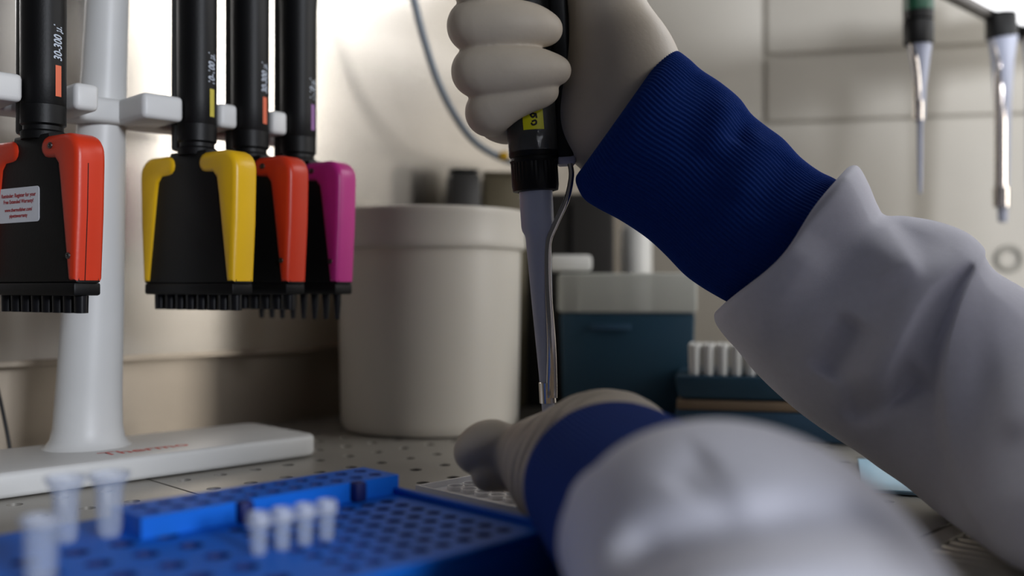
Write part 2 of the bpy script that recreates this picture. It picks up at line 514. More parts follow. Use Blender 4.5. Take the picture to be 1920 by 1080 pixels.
# ------------------------------------------------------------------ multichannel pipettes on the stand
def multichannel(label, u, col, band, txt, screws, thin, sticker=False):
    root = empty('multichannel_pipette', uv(u, -0.5056, 0.0), R(-34))
    root.location.z = 0.0
    tag(root, label, 'pipette', 'multichannel pipettes on the stand')
    T = 0.0078                                # half thickness of the head
    # black core of the head
    core = [(-0.0375, 0.1025), (0.0375, 0.1025), (0.0385, 0.150), (0.0350, 0.1610), (0.0165, 0.1690), (0.0150, 0.1740),
            (-0.0150, 0.1740), (-0.0165, 0.1690), (-0.0350, 0.1610), (-0.0385, 0.150)]
    prism('head', core, -T + 0.0012, T - 0.0012, BLACK, root, 0.0016)
    box('nozzle_block', (0, 0, 0.0995), (0.0735, 0.0140, 0.0062), BLACK, root, 0.0012)
    for i in range(8):
        x = (i - 3.5) * 0.009
        if thin:
            lathe('nozzle', [(0.0024, 0.0970), (0.0022, 0.0910), (0.0014, 0.0820), (0.0009, 0.0818)], BLACKGLOSS, root, 12, off=(x, 0))
        else:
            lathe('nozzle', [(0.0033, 0.0970), (0.0031, 0.0882), (0.0020, 0.0880)], BLACKGLOSS, root, 14, off=(x, 0))
    # coloured side covers with a hooked top
    for s in (1, -1):
        def arc(cx, cz, r, a0, a1, k=6):
            return [(cx + r * math.cos(R(a0 + (a1 - a0) * i / k)), cz + r * math.sin(R(a0 + (a1 - a0) * i / k))) for i in range(k + 1)]
        o = [(0.0375, 0.1032), (0.0395, 0.135), (0.0402, 0.1580)] + arc(0.0302, 0.1625, 0.0100, 0, 90) \
            + arc(0.0150, 0.1668, 0.0056, 90, 270) + [(0.0210, 0.1608), (0.0236, 0.1580), (0.0250, 0.150), (0.0318, 0.1032)]
        o = [(s * x, z) for x, z in o]
        c = prism('side_cover', o, -T, T, col, root, 0.0030, 3)
        if sticker and s == 1:
            prism('cover_seam', [(x + 0.00012, z) for x, z in o[:3]] + [(0.03, 0.158), (0.03, 0.1032)], -0.0022, -0.0018, BLACK, c)
        if screws and s == 1:
            for x, z in ((0.0190, 0.1672), (0.0335, 0.1150)):
                bmv, bmf = lathe_data([(0.0016, 0), (0.0015, 0.0007), (0.0008, 0.0008), (0.0007, 0.0003)], 14)
                mesh('screw', [(vx + x, -T - vz + 0.0001, vy + z) for vx, vy, vz in bmv], bmf, SCREW, c)
    # neck, collar, handle
    lathe('neck', [(0.0100, 0.172), (0.0104, 0.1755), (0.0092, 0.1765), (0.0092, 0.1785), (0.0104, 0.1795), (0.0104, 0.1885)], BLACK, root, 36)
    h = lathe('handle', [(0.0101, 0.1880), (0.0107, 0.1890), (0.0108, 0.205), (0.0110, 0.262), (0.0122, 0.285), (0.0140, 0.30), (0.0150, 0.315), (0.0135, 0.345), (0.010, 0.352)],
              BLACK, root, 48, sy=0.95)
    box('ejector_spine', (-0.0105, 0.0, 0.2330), (0.0095, 0.0125, 0.116), BLACKGLOSS, root, 0.002, 2)
    rr = 0.0110
    def wrap(along, across, phi0=97):
        phi = R(phi0) - across / rr
        return Vector((rr * math.sin(phi), -0.95 * rr * math.cos(phi), along))
    # printed band and volume, running up the side of the handle
    vs, fs = [], []
    for i in range(2):
        for k in range(5):
            vs.append(wrap(0.1925 + 0.0150 * i, -0.0017 + 0.0034 * k / 4))
    for k in range(4):
        fs.append((k, k + 1, 6 + k, 5 + k))
    mesh('colour_band', vs, fs, band, root)
    text('volume_print', txt, 0.0066, lambda x, y: wrap(0.2100 + x * 0.66 + 0.16 * y, y), PRINT, root, 'LEFT', 0.00012)
    return root, T

p1, T1 = multichannel('orange-sided multichannel pipette with a white sticker, left of the stand column', 0.182, ORANGE, BAND_O, '30-300 µl', True, False, True)
multichannel('yellow-sided multichannel pipette, first to the right of the stand column', 0.2627, YELLOW, BAND_Y, '10-100 µl', False, False)
multichannel('orange-sided multichannel pipette between the yellow and the magenta ones', 0.2951, ORANGE, BAND_O, '30-300 µl', True, False)
multichannel('magenta-sided multichannel pipette with thin nozzles at the end of the stand', 0.327, PINK, LILAC, '1-10 µl', True, True)
# reminder sticker on the first one
yS = -T1 + 0.0012 - 0.00025
stick = prism('sticker', [(x - 0.0100, z + 0.1405) for x, z in rounded_rect(-0.0178, 0.0178, -0.0085, 0.0085, 0.0018)], yS, yS + 0.0003, STICKER, p1)
for s, z, sz in (('Reminder: Register for your', 0.1452, 0.00265), ('Free Extended Warranty!', 0.1422, 0.00255),
                 ('www.thermofisher.com/', 0.1382, 0.00245), ('pipettewarranty', 0.1353, 0.00245)):
    text('sticker_lettering', s, sz, lambda x, y, z=z: Vector((-0.0100 + x, yS - 0.00012, z + y)), REDPRINT, stick, 'CENTER', 0.00007)

# ------------------------------------------------------------------ blue tube rack
tr = empty('tube_rack', uv(0.16, -0.27, 0), RZ)
tag(tr, 'bright blue plastic tube rack full of holes with a raised back ledge', 'tube rack')
def tl(u, v, z=0.0):
    return Vector((u - 0.16, -(v + 0.27), z))
ZT = 0.019
TU0, TU1, TV0, TV1 = -0.06, 0.247, -0.350, -0.221
GU = 0.158                                     # coarse holes left of this, fine ones right of it
cells = []
pu, pv = 0.0145, 0.0168
c0 = at(274, 1039, 0.303); cu0, cv0 = c0.dot(U), c0.dot(V)
i0 = math.floor((GU - cu0 - pu / 2) / pu)
ku = cu0 + (i0 + 0.5) * pu                      # right border of the coarse field
rows_c = [cv0 + j * pv for j in range(-4, 6)]
rows_c = [v for v in rows_c if v - pv / 2 > -0.303 - 0.02 and v + pv / 2 < TV1 - 0.002]
cols_c = [cu0 + i * pu for i in range(i0, -16, -1) if cu0 + i * pu - pu / 2 > TU0 + 0.003]
for i, u in enumerate(cols_c):
    for v in rows_c:
        p = tl(u, v); cells.append((p.x, p.y, pu, pv, 0.0040))
coarse_v = (min(rows_c) - pv / 2, max(rows_c) + pv / 2)
coarse_u = (min(cols_c) - pu / 2, ku)
q = 0.009
f0 = at(753.8, 947.2, 0.3714); fu0, fv0 = f0.dot(U), f0.dot(V)
cols_f = [fu0 - i * q for i in range(0, 30) if fu0 - i * q - q / 2 > ku + 0.0005]
rows_f = [fv0 + j * q for j in range(-3, 20) if fv0 + j * q + q / 2 < TV1 - 0.009 and fv0 + j * q - q / 2 > -0.309]
for u in cols_f:
    for v in rows_f:
        p = tl(u, v); cells.append((p.x, p.y, q, q, 0.0028))
fine_v = (min(rows_f) - q / 2, max(rows_f) + q / 2)
fine_u = (min(cols_f) - q / 2, max(cols_f) + q / 2)
vs, fs, bore = holed_cells(cells, 16, 0.0165)
def tquad(u0, u1, v0, v1, z=0.0):
    if u1 - u0 < 1e-5 or v1 - v0 < 1e-5:
        return
    b = len(vs)
    for (a, c) in ((u0, v0), (u1, v0), (u1, v1), (u0, v1)):
        p = tl(a, c); vs.append((p.x, p.y, z))
    fs.append((b, b + 3, b + 2, b + 1))
um = (coarse_u[1] + fine_u[0]) / 2
tquad(TU0, coarse_u[0], TV0, TV1); tquad(coarse_u[0], um, TV0, coarse_v[0]); tquad(coarse_u[0], um, coarse_v[1], TV1)
tquad(coarse_u[1], um, coarse_v[0], coarse_v[1]); tquad(um, fine_u[0], fine_v[0], fine_v[1])
tquad(um, TU1, TV0, fine_v[0]); tquad(um, TU1, fine_v[1], TV1); tquad(fine_u[1], TU1, fine_v[0], fine_v[1])
nb = len(vs)
for z in (0.0, -ZT + 0.0008):
    for (a, c) in ((TU0, TV0), (TU1, TV0), (TU1, TV1), (TU0, TV1)):
        p = tl(a, c); vs.append((p.x, p.y, z))
for i in range(4):
    j = (i + 1) % 4
    fs.append((nb + i, nb + j, nb + 4 + j, nb + 4 + i))
fs.append((nb + 4, nb + 5, nb + 6, nb + 7))
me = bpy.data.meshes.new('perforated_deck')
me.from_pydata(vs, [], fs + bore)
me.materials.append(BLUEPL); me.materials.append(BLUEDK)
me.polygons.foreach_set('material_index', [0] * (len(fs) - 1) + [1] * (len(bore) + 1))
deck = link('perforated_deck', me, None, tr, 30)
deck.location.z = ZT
# ledge with two rows of holes
LU0, LU1, LV0, LV1, ZL = 0.142, 0.247, -0.3335, -0.3105, 0.0262
cells = []
lp = (LU1 - LU0 - 0.004) / 11
for i in range(11):
    for j in range(2):
        p = tl(LU0 + 0.002 + (i + 0.5) * lp, (LV0 + LV1) / 2 + (j - 0.5) * 0.0100)
        cells.append((p.x, p.y, lp, 0.0100, 0.0026))
vs, fs, bore = holed_cells(cells, 16, 0.006)
lu, lv = (LU0 + 0.002, LU1 - 0.002), ((LV0 + LV1) / 2 - 0.01, (LV0 + LV1) / 2 + 0.01)
tquad(LU0, lu[0], LV0, LV1); tquad(lu[1], LU1, LV0, LV1); tquad(lu[0], lu[1], LV0, lv[0]); tquad(lu[0], lu[1], lv[1], LV1)
nb = len(vs)
for z in (0.0, -(ZL - ZT)):
    for (a, c) in ((LU0, LV0), (LU1, LV0), (LU1, LV1), (LU0, LV1)):
        p = tl(a, c); vs.append((p.x, p.y, z))
for i in range(4):
    j = (i + 1) % 4
    fs.append((nb + i, nb + j, nb + 4 + j, nb + 4 + i))
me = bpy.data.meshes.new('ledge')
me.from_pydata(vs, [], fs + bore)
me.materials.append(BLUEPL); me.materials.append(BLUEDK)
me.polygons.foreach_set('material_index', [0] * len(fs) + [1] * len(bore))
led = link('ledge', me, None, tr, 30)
led.location.z = ZL
for u in (0.178, 0.226):                       # hinge clips on the ledge's front face
    box('clip', tl(u, LV1 + 0.002, ZT + 0.0038), (0.005, 0.005, 0.0076), BLUEDK, tr, 0.001)
box('side_rim', tl(TU1 - 0.0015, (LV1 + TV1) / 2, ZT + 0.0012), (0.003, TV1 - LV1, 0.0026), BLUEPL, tr, 0.0008)
box('front_rim', tl((TU0 + TU1) / 2, TV1 - 0.002, ZT + 0.0010), (TU1 - TU0, 0.004, 0.0022), BLUEPL, tr, 0.0008)

# clear tubes standing in the rack
def flared_tube(px, py, y, label, s=1.0, flare=True):
    p = at(px, py, y)
    o = empty('sample_tube', (p.x, p.y, ZT - 0.010))
    tag(o, label, 'tube', 'clear tubes in the blue rack')
    top = p.z - (ZT - 0.010)
    r = 0.0040 * s
    if flare:
        lathe('tube_body', [(0.0012, 0.0), (0.0024, 0.001), (0.0030, 0.009), (r, 0.0125), (r * 1.05, top - 0.0060), (r * 1.15, top - 0.0045), (r * 1.55, top - 0.0014),
                            (r * 1.40, top - 0.0014), (r * 0.95, top - 0.0050), (r * 0.88, 0.0125), (0.002, 0.002)], CLEAR, o, 28)
        lathe('tube_rim', [(r * 1.52, top - 0.0014), (r * 1.62, top - 0.0008), (r * 1.60, top), (r * 1.40, top), (r * 1.38, top - 0.0014)], CLEARRIM, o, 28, capped=False)
    else:
        lathe('tube_body', [(0.0012, 0.0), (0.0024, 0.001), (0.0030, 0.009), (r, 0.0125), (r * 1.08, top - 0.002), (r * 0.95, top - 0.002), (r * 0.88, 0.0125), (0.002, 0.002)], CLEAR, o, 28)
        lathe('tube_rim', [(r * 1.08, top - 0.0024), (r * 1.22, top - 0.002), (r * 1.20, top), (r * 1.0, top), (r * 0.98, top - 0.0024)], CLEARRIM, o, 28, capped=False)
    return o
flared_tube(123, 893, 0.318, 'clear tube with a flared mouth, middle one of the three on the left', 1.0)
flared_tube(205, 886, 0.325, 'clear tube with a flared mouth, nearest the raised ledge of the blue rack', 1.05)
flared_tube(76, 968, 0.272, 'clear straight tube nearest the camera at the bottom left', 1.12, False)
# strip of four small tubes
sb = at(550, 948, 0.312)
sp = empty('tube_strip', (sb.x, sb.y, ZT - 0.008), RZ)
tag(sp, 'strip of four small clear tubes with white rims, in front of the ledge', 'tube strip')
ht = sb.z - (ZT - 0.008)
t0 = None
for i in range(4):
    x = (i - 1.5) * 0.0082
    vs_, fs_ = lathe_data([(0.0010, 0.0), (0.0016, 0.0006), (0.0026, 0.010), (0.0030, ht - 0.004), (0.0026, ht - 0.004), (0.0022, 0.010), (0.0010, 0.001)], 20, off=(x, 0))
    t = mesh('tube', vs_, fs_, CLEAR, sp)
    lathe('cap', [(0.0031, ht - 0.0045), (0.0036, ht - 0.004), (0.0036, ht - 0.001), (0.0030, ht), (0.0022, ht), (0.0020, ht - 0.002), (0.001, ht - 0.002)], CLEARRIM, t, 20, off=(x, 0))
box('strip_web', (0, 0, ht - 0.0036), (0.0082 * 3, 0.0016, 0.0008), CLEARRIM, sp)

# ------------------------------------------------------------------ well plate
pc = at(779, 917, 0.447)
wp = empty('well_plate', (pc.x, pc.y, 0), RZ)      # far-left... corner at local origin, x = u, -y = v
tag(wp, 'clear plastic 96-well plate lying under the pipette tip', 'well plate')
PL, PW, PH = 0.1275, 0.0855, 0.0115
bm = bmesh.new()
def addbox(bm, x0, x1, y0, y1, z0, z1):
    g = bmesh.ops.create_cube(bm, size=1.0)['verts']
    bmesh.ops.scale(bm, vec=(x1 - x0, y1 - y0, z1 - z0), verts=g)
    bmesh.ops.translate(bm, vec=((x0 + x1) / 2, (y0 + y1) / 2, (z0 + z1) / 2), verts=g)
addbox(bm, 0, PL, -0.0014, 0, 0.0008, PH); addbox(bm, 0, PL, -PW, -PW + 0.0014, 0.0008, PH)
addbox(bm, 0, 0.0014, -PW + 0.0014, -0.0014, 0.0008, PH); addbox(bm, PL - 0.0014, PL, -PW + 0.0014, -0.0014, 0.0008, PH)
bm_out('skirt', bm, PLATEM, wp)
box('plate_deck', (PL / 2, -PW / 2, PH - 0.0028), (PL - 0.003, PW - 0.003, 0.0008), PLATEM, wp)
wv, wf = lathe_data([(0.0034, -0.0085), (0.0040, 0.0), (0.0033, 0.0), (0.0029, -0.008)], 16, capped=True)
wme = None
for i in range(12):
    for j in range(8):
        if wme is None:
            o = mesh('well', wv, wf, PLATEM, wp); wme = o.data
        else:
            o = bpy.data.objects.new('well', wme); C.objects.link(o); o.parent = wp
        o.location = (0.01425 + i * 0.009, -0.01125 - j * 0.009, PH - 0.0006)

# ------------------------------------------------------------------ things at the back
def tip_box(name, label, c, w, d, h, rz, body, lid=None, lidh=0.0):
    o = empty(name, c, rz)
    tag(o, label, 'box')
    bm = bmesh.new()
    a = [(-w / 2, -d / 2), (w / 2, -d / 2), (w / 2, d / 2), (-w / 2, d / 2)]
    lo = [bm.verts.new((x * 0.95, y * 0.95, 0.0006)) for x, y in a]
    hi = [bm.verts.new((x, y, h)) for x, y in a]
    bm.faces.new(lo); bm.faces.new(hi)
    for i in range(4):
        bm.faces.new((lo[i], lo[(i + 1) % 4], hi[(i + 1) % 4], hi[i]))
    bmesh.ops.recalc_face_normals(bm, faces=bm.faces)
    bmesh.ops.bevel(bm, geom=bm.edges[:], offset=0.0025, segments=2, profile=0.5, affect='EDGES')
    b = bm_out('box_body', bm, body, o)
    if lid:
        box('lid', (0, 0, h + lidh / 2 + 0.0004), (w * 1.03, d * 1.03, lidh), lid, o, 0.003, 2)
        box('latch', (-w * 0.12, -d / 2 - 0.0012, h - 0.010), (0.030, 0.0024, 0.005), NAVY, o, 0.001)
    return o
tip_box('tip_box', 'teal tip box with a frosted clear lid, behind the steel ejector rod',
        (0.0905, 0.765, 0), 0.098, 0.085, 0.0815, R(-10), TEAL, LIDM, 0.029)
# stacked boxes with a rack of white tips, half hidden by the right sleeve
lowb = tip_box('storage_box', 'dark navy box at the bottom of the stack behind the sleeves', (0.176, 0.68, 0), 0.125, 0.085, 0.020, R(-12), NAVY)
band = box('card_band', (0, 0, 0.0235), (0.122, 0.083, 0.006), CARD, lowb, 0.001)
upb = tip_box('tip_rack', 'open teal rack filled with white pipette tips on the navy box', (0.176, 0.68, 0.0268), 0.125, 0.085, 0.016, R(-12), TEAL)
tv, tf = lathe_data([(0.0034, 0.0), (0.0038, 0.001), (0.0042, 0.0195), (0.0034, 0.020), (0.0026, 0.004)], 12)
tme = None
for i in range(12):
    for j in range(4):
        if tme is None:
            o = mesh('tip', tv, tf, TIPM, upb); tme = o.data
        else:
            o = bpy.data.objects.new('tip', tme); C.objects.link(o); o.parent = upb
        o.location = ((i - 5.5) * 0.0090, -0.034 + j * 0.0095, 0.0160)
blue_refl = empty('blue_reflection', (0.222, 0.515, 0), R(-18))  # added thin sheet that paints a blue reflection onto the bare steel floor
tag(blue_refl, 'pale sky blue sheet standing in for blue light reflected in the steel surface, between the two white sleeves', 'reflection')
box('reflection_top', (0, 0, 0.0019), (0.080, 0.090, 0.0012), SKYBLUE, blue_refl, 0.0004, 1)
box('reflection_bottom', (0.002, 0.001, 0.0009), (0.080, 0.090, 0.0008), SKYBLUE, blue_refl)

def case(name, label, px0, px1, ytop, y, d, m, cat='instrument', rz=-6):
    a = at(px0, 540, y); b = at(px1, 540, y)
    h = at(px0, ytop, y).z
    o = empty(name, ((a.x + b.x) / 2, y + d / 2, 0), R(rz))
    tag(o, label, cat)
    box('case_body', (0, 0, h / 2 + 0.0004), (b.x - a.x, d, h - 0.0008), m, o, 0.004, 2)
    return o, h, b.x - a.x
o, h, wd = case('instrument_case', 'dark brown black case behind the pipette, between bucket and teal box', 962, 1157, 362, 0.83, 0.05, DARKBOX)
box('front_groove', (0.008, -0.0256, h * 0.5), (0.002, 0.002, h * 0.9), BLACKGLOSS, o)
o, h, wd = case('small_case', 'small dark grey case just above the bucket rim', 838, 898, 322, 0.80, 0.018, DARKBOX, rz=20)
box('case_lid', (0, 0, h + 0.0015), (wd * 0.9, 0.014, 0.003), BLACK, o, 0.001)
o, h, wd = case('olive_case', 'olive brown case beside the dark grey one above the bucket rim', 902, 985, 328, 0.82, 0.018, OLIVE, rz=10)
box('case_lid', (0, 0, h + 0.0015), (wd * 0.96, 0.016, 0.003), OLIVE, o, 0.001)
# white tray resting against the dark case
wt = at(1069, 505, 0.755)
sh = empty('white_holder', (wt.x, wt.y, 0))
tag(sh, 'small white plastic holder standing in front of the dark case', 'holder')
box('holder_top', (0, 0, wt.z + 0.0045), (0.032, 0.02, 0.0125), TIPM, sh, 0.003)
box('holder_stem', (0, 0.002, wt.z / 2), (0.010, 0.008, wt.z - 0.002), BLACK, sh, 0.001)
wbm = at(1192, 515, 0.88)
bt = empty('white_bottle', (wbm.x, wbm.y, 0))
tag(bt, 'white plastic bottle standing behind the teal tip box', 'bottle')
hb = at(1192, 405, 0.88).z
lathe('bottle_body', [(0.0125, 0.0006), (0.0142, 0.003), (0.0142, hb - 0.014), (0.012, hb - 0.008), (0.0085, hb - 0.005), (0.0085, hb)], TIPM, bt, 36)
lathe('bottle_cap', [(0.0095, hb - 0.0005), (0.0098, hb + 0.0), (0.0098, hb + 0.010), (0.0090, hb + 0.0115)], TIPM, bt, 36)

# cable hanging before the back wall
def wallp(px, py, v):
    k = (px - 960) / F
    y = -v / 0.70711 / (1 - k)
    return at(px, py, y)
cv = -0.570
ca = tube('cable', [wallp(740, -150, cv), wallp(757, -70, cv), wallp(776, 0, cv), wallp(794, 70, cv), wallp(820, 150, cv), wallp(854, 218, cv), wallp(893, 268, cv), wallp(945, 298, cv),
                    wallp(1000, 312, cv), wallp(1040, 330, cv - 0.02)], 0.0029, CABLE, None, 12, 60)
tag(ca, 'grey blue cable curving down the back wall behind the gloved fingers', 'cable')
box('yellow_connector', wallp(945, 292, cv + 0.004), (0.007, 0.006, 0.006), YELLOW, ca, 0.001)
co = tube('cord', [uv(0.1965, VW - 0.001, 0.060), uv(0.1985, VW + 0.010, 0.04), uv(0.2005, VW + 0.018, 0.018), uv(0.202, VW + 0.022, 0.0010)], 0.0011, CORDM, None, 8, 20)
tag(co, 'thin black cord hanging against the wall left of the stand column', 'cord')
# ring fitting on the right wall
bm = bmesh.new()
vs, fs = [], []
for i in range(36):
    for j in range(12):
        a, b = 2 * math.pi * i / 36, 2 * math.pi * j / 12
        r = 0.0105 + 0.0028 * math.cos(b)
        vs.append((r * math.cos(a), -0.0012 + 0.0016 * math.sin(b), r * math.sin(a)))
for i in range(36):
    for j in range(12):
        fs.append((i * 12 + j, i * 12 + (j + 1) % 12, ((i + 1) % 36) * 12 + (j + 1) % 12, ((i + 1) % 36) * 12 + j))
bm.free()
rg = mesh('wall_ring', vs, fs, mat('grey_ring_plastic', srgb(150, 146, 136), 0.5), wr)
rg.location = (0.350, 0.0, 0.128)

# ------------------------------------------------------------------ lamp bar and hanging pipettes at the upper right
pa = at(1800, 0, 0.76)
ua, va = pa.dot(U), pa.dot(V)
lb = empty('light_bar', uv(ua, va, 0.318), RZ)
tag(lb, 'glowing white light bar with a dark lower rail at the top right', 'lamp')
box('diffuser', (0.02, -0.040, 0.024), (0.34, 0.070, 0.044), LAMPM, lb, 0.004)
box('lower_rail', (0.02, 0.001, 0.006), (0.34, 0.010, 0.014), TAUPE, lb, 0.0015)

def hanging(label, px, y, segs, bodybot, green, lean):
    p = at(px, bodybot, y)
    o = empty('hanging_pipette', p)
    tag(o, label, 'pipette', 'pipettes hanging at the upper right')
    k = y / F
    lathe('body', [(24 * k, 0), (27 * k, 2 * k), (27.5 * k, 40 * k), (25 * k, 44 * k), (27 * k, 46 * k), (27 * k, 150 * k), (22 * k, 158 * k)], BLACK, o, 28)
    if green:
        lathe('green_band', [(27.6 * k, 62 * k), (27.8 * k, 64 * k), (27.8 * k, 130 * k), (27.6 * k, 132 * k)], GREEN, o, 28, capped=False)
    lathe('shaft', [(r * k, -d * k) for r, d in segs], GREYPL, o, 24, off=(3 * k, 0))
    tube('ejector_rod', [Vector((-14 * k, -8 * k, 30 * k)), Vector((-14 * k, -9 * k, 0)), Vector((-8 * k, -12 * k, -50 * k)), Vector((-4 * k, -lean[0] * k, -90 * k)), Vector((-4 * k, -lean[0] * k, -lean[1] * k))],
         [5.5 * k, 6 * k, 6 * k, lean[2] * k, lean[2] * k], CHROME, o, 12, 30, 0.6)
    lathe('ejector_collar', [(lean[2] * 1.2 * k, -(lean[1] + 2) * k), (lean[2] * 1.25 * k, -(lean[1] - 34) * k)], CHROME, o, 20, off=(0, -lean[0] * 0.25 * k), capped=False)
    return o
hanging('black pipette with a green band and short thin cone, left of the two hanging ones', 1722, 0.72,
        [(22, -4), (21, 2), (17, 30), (11, 80), (9, 140), (5.5, 148), (4.6, 240), (3.2, 278), (2.0, 279)], 84, True, (6, 140, 8))
hanging('black pipette with a long steel ejector, hanging below the light bar end', 1877, 0.80,
        [(26, -4), (25, 2), (20, 40), (15, 120), (12, 250), (9.5, 318), (8.5, 342), (6, 343)], 74, False, (8, 312, 12))
hanging('pipette cut off by the right frame edge with only its thin tip showing', 1938, 0.84,
        [(24, -4), (22, 2), (17, 60), (16, 260), (14, 318), (8, 322), (5, 323)], 72, False, (6, 250, 8))

# ------------------------------------------------------------------ the pipette in the right hand
YP = 0.48
KP = YP / F
a0 = at(998, 245, YP)
a1 = at(1027, 750, YP)
ax = (a0 - a1).normalized()
hp = empty('held_pipette', a1)
tag(hp, 'black pipette with yellow tape label and grey shaft, gripped by the right glove', 'pipette')
xz = Vector((1, 0, 0)); xz = (xz - ax * xz.dot(ax)).normalized()
yz = ax.cross(xz)
hp.matrix_world = Matrix(((xz.x, yz.x, ax.x, a1.x), (xz.y, yz.y, ax.y, a1.y), (xz.z, yz.z, ax.z, a1.z), (0, 0, 0, 1)))
def zp(py): return (750 - py) * KP * 1.0016
lathe('body', [(43 * KP, zp(297)), (46.5 * KP, zp(292)), (47 * KP, zp(200)), (46 * KP, zp(100)), (46 * KP, zp(-140)), (54 * KP, zp(-200)), (50 * KP, zp(-300)), (30 * KP, zp(-310))], BLACK, hp, 48)
cp, cf = [], []
n = 72
for k, (r, z) in enumerate([(38, 296), (44.5, 297), (45.5, 302), (44, 306), (44.2, 348), (42.5, 358), (34, 360)]):
    for i in range(n):
        a = 2 * math.pi * i / n
        g = (1.2 if i % 2 else 0) if k in (3, 4) else 0
        cp.append(((r - g) * KP * math.cos(a), (r - g) * KP * math.sin(a), zp(z)))
for k in range(6):
    for i in range(n):
        j = (i + 1) % n
        cf.append((k * n + i, k * n + j, (k + 1) * n + j, (k + 1) * n + i))
mesh('volume_collar', cp, cf, BLACK, hp, 25)
lathe('shaft', [(31.5 * KP, zp(356)), (31 * KP, zp(425)), (29.5 * KP, zp(432)), (25.5 * KP, zp(440)), (24 * KP, zp(446)), (19.5 * KP, zp(570)), (14 * KP, zp(700)), (12 * KP, zp(760)),
                (11 * KP, zp(790)), (10.5 * KP, zp(800))], GREYPL, hp, 40)
lathe('disposable_tip', [(12.5 * KP, zp(786)), (13 * KP, zp(790)), (10 * KP, zp(840)), (4 * KP, zp(868)), (2.2 * KP, zp(874)), (2.0 * KP, zp(874.5))], CLEAR, hp, 24)
# ejector arm beside the body
def arm_loop(x0, x1, yh, z0, z1, name, m, par, bev):
    return box(name, ((x0 + x1) / 2 * KP, 0.002, (zp(z0) + zp(z1)) / 2), ((x1 - x0) * KP, yh * 2 * KP, abs(zp(z0) - zp(z1))), m, par, bev, 3)
arm_loop(40, 79, 24, -240, 300, 'ejector_arm', BLACK, hp, 0.0028)
arm_loop(44, 78, 20, 296, 313, 'ejector_cap', PALECAP, hp, 0.0015)
def lp(px, py, dy=0.0):
    cx = 998 + (py - 245) * (29 / 505.0)
    return Vector(((px - cx) * KP, dy, zp(py)))
tube('ejector_rod', [lp(1068, 308, -0.002), lp(1071, 335, -0.002), lp(1062, 378, -0.003), lp(1040, 425, -0.0045), lp(1027, 462, -0.005), lp(1027, 540, -0.005), lp(1033, 640, -0.0045), lp(1034, 716, -0.0032), lp(1034, 745, -0.0032)],
     [5.2 * KP, 5.2 * KP, 5.6 * KP, 6 * KP, 6 * KP, 6.4 * KP, 8.5 * KP, 11 * KP, 11 * KP], CHROME, hp, 14, 70, 0.55)
lathe('ejector_collar', [(14.5 * KP, zp(716)), (16.0 * KP, zp(717)), (16.2 * KP, zp(755)), (14.6 * KP, zp(755.5))], CHROME, hp, 32, off=(0.8 * KP, 0), capped=False)
# clear tape wrap and yellow label with handwriting
lathe('clear_tape', [(47.6 * KP, zp(188)), (47.8 * KP, zp(286))], TAPE, hp, 48, capped=False)
rb = 48.4 * KP
def bodyp(px, py):
    cx = 998 + (py - 245) * (29 / 505.0)
    s = max(-0.98, min(0.98, (px - cx) * KP / rb))
    return Vector((rb * s, -rb * math.sqrt(1 - s * s), zp(py)))
vs, fs = [], []
for i in range(7):
    for j in range(6):
        vs.append(bodyp(977 + 38 * j / 5 + (i / 6 * 6 - 2), 176 + 74 * i / 6))
for i in range(6):
    for j in range(5):
        fs.append((i * 6 + j, i * 6 + j + 1, (i + 1) * 6 + j + 1, (i + 1) * 6 + j))
yl = mesh('yellow_label', vs, fs, YTAPE, hp)
rb = 48.9 * KP
def stroke(pts, wd=3.2):
    p = spline(pts, 14)
    vs, fs = [], []
    for i in range(len(p)):
        t = p[min(i + 1, len(p) - 1)] - p[max(i - 1, 0)]
        nn = np.array([-t[1], t[0]]); nn = nn / (np.linalg.norm(nn) + 1e-9) * wd / 2
        vs.append(bodyp(*(p[i] + nn))); vs.append(bodyp(*(p[i] - nn)))
    for i in range(len(p) - 1):
        fs.append((2 * i, 2 * i + 1, 2 * i + 3, 2 * i + 2))
    mesh('handwriting', vs, fs, INK, yl)
# digits written sideways: 0 2 . 5 V
stroke([(996, 236), (1003, 234), (1004, 240), (998, 242), (995, 238)], 3.4)
stroke([(993, 222), (997, 228), (1001, 226), (1003, 221), (1005, 230)], 3.4)
stroke([(994, 223), (998, 221), (1004, 224)], 3.0)
stroke([(999, 211), (1001, 212)], 4.5)
stroke([(994, 201), (999, 207), (1004, 202), (1002, 197), (996, 203)], 3.2)

# ------------------------------------------------------------------ signed distance modelling for the gloved hands
def cone_sd(P, a, b, ra, rb_):
    a = np.array(a); b = np.array(b)
    ab = b - a
    t = np.clip(((P - a) @ ab) / (ab @ ab), 0, 1)
    d = np.linalg.norm(P - a - t[..., None] * ab, axis=-1)
    return d - (ra + t * (rb_ - ra))

def smin(a, b, k):
    h = np.maximum(k - np.abs(a - b), 0) / k
    return np.minimum(a, b) - h * h * k * 0.25

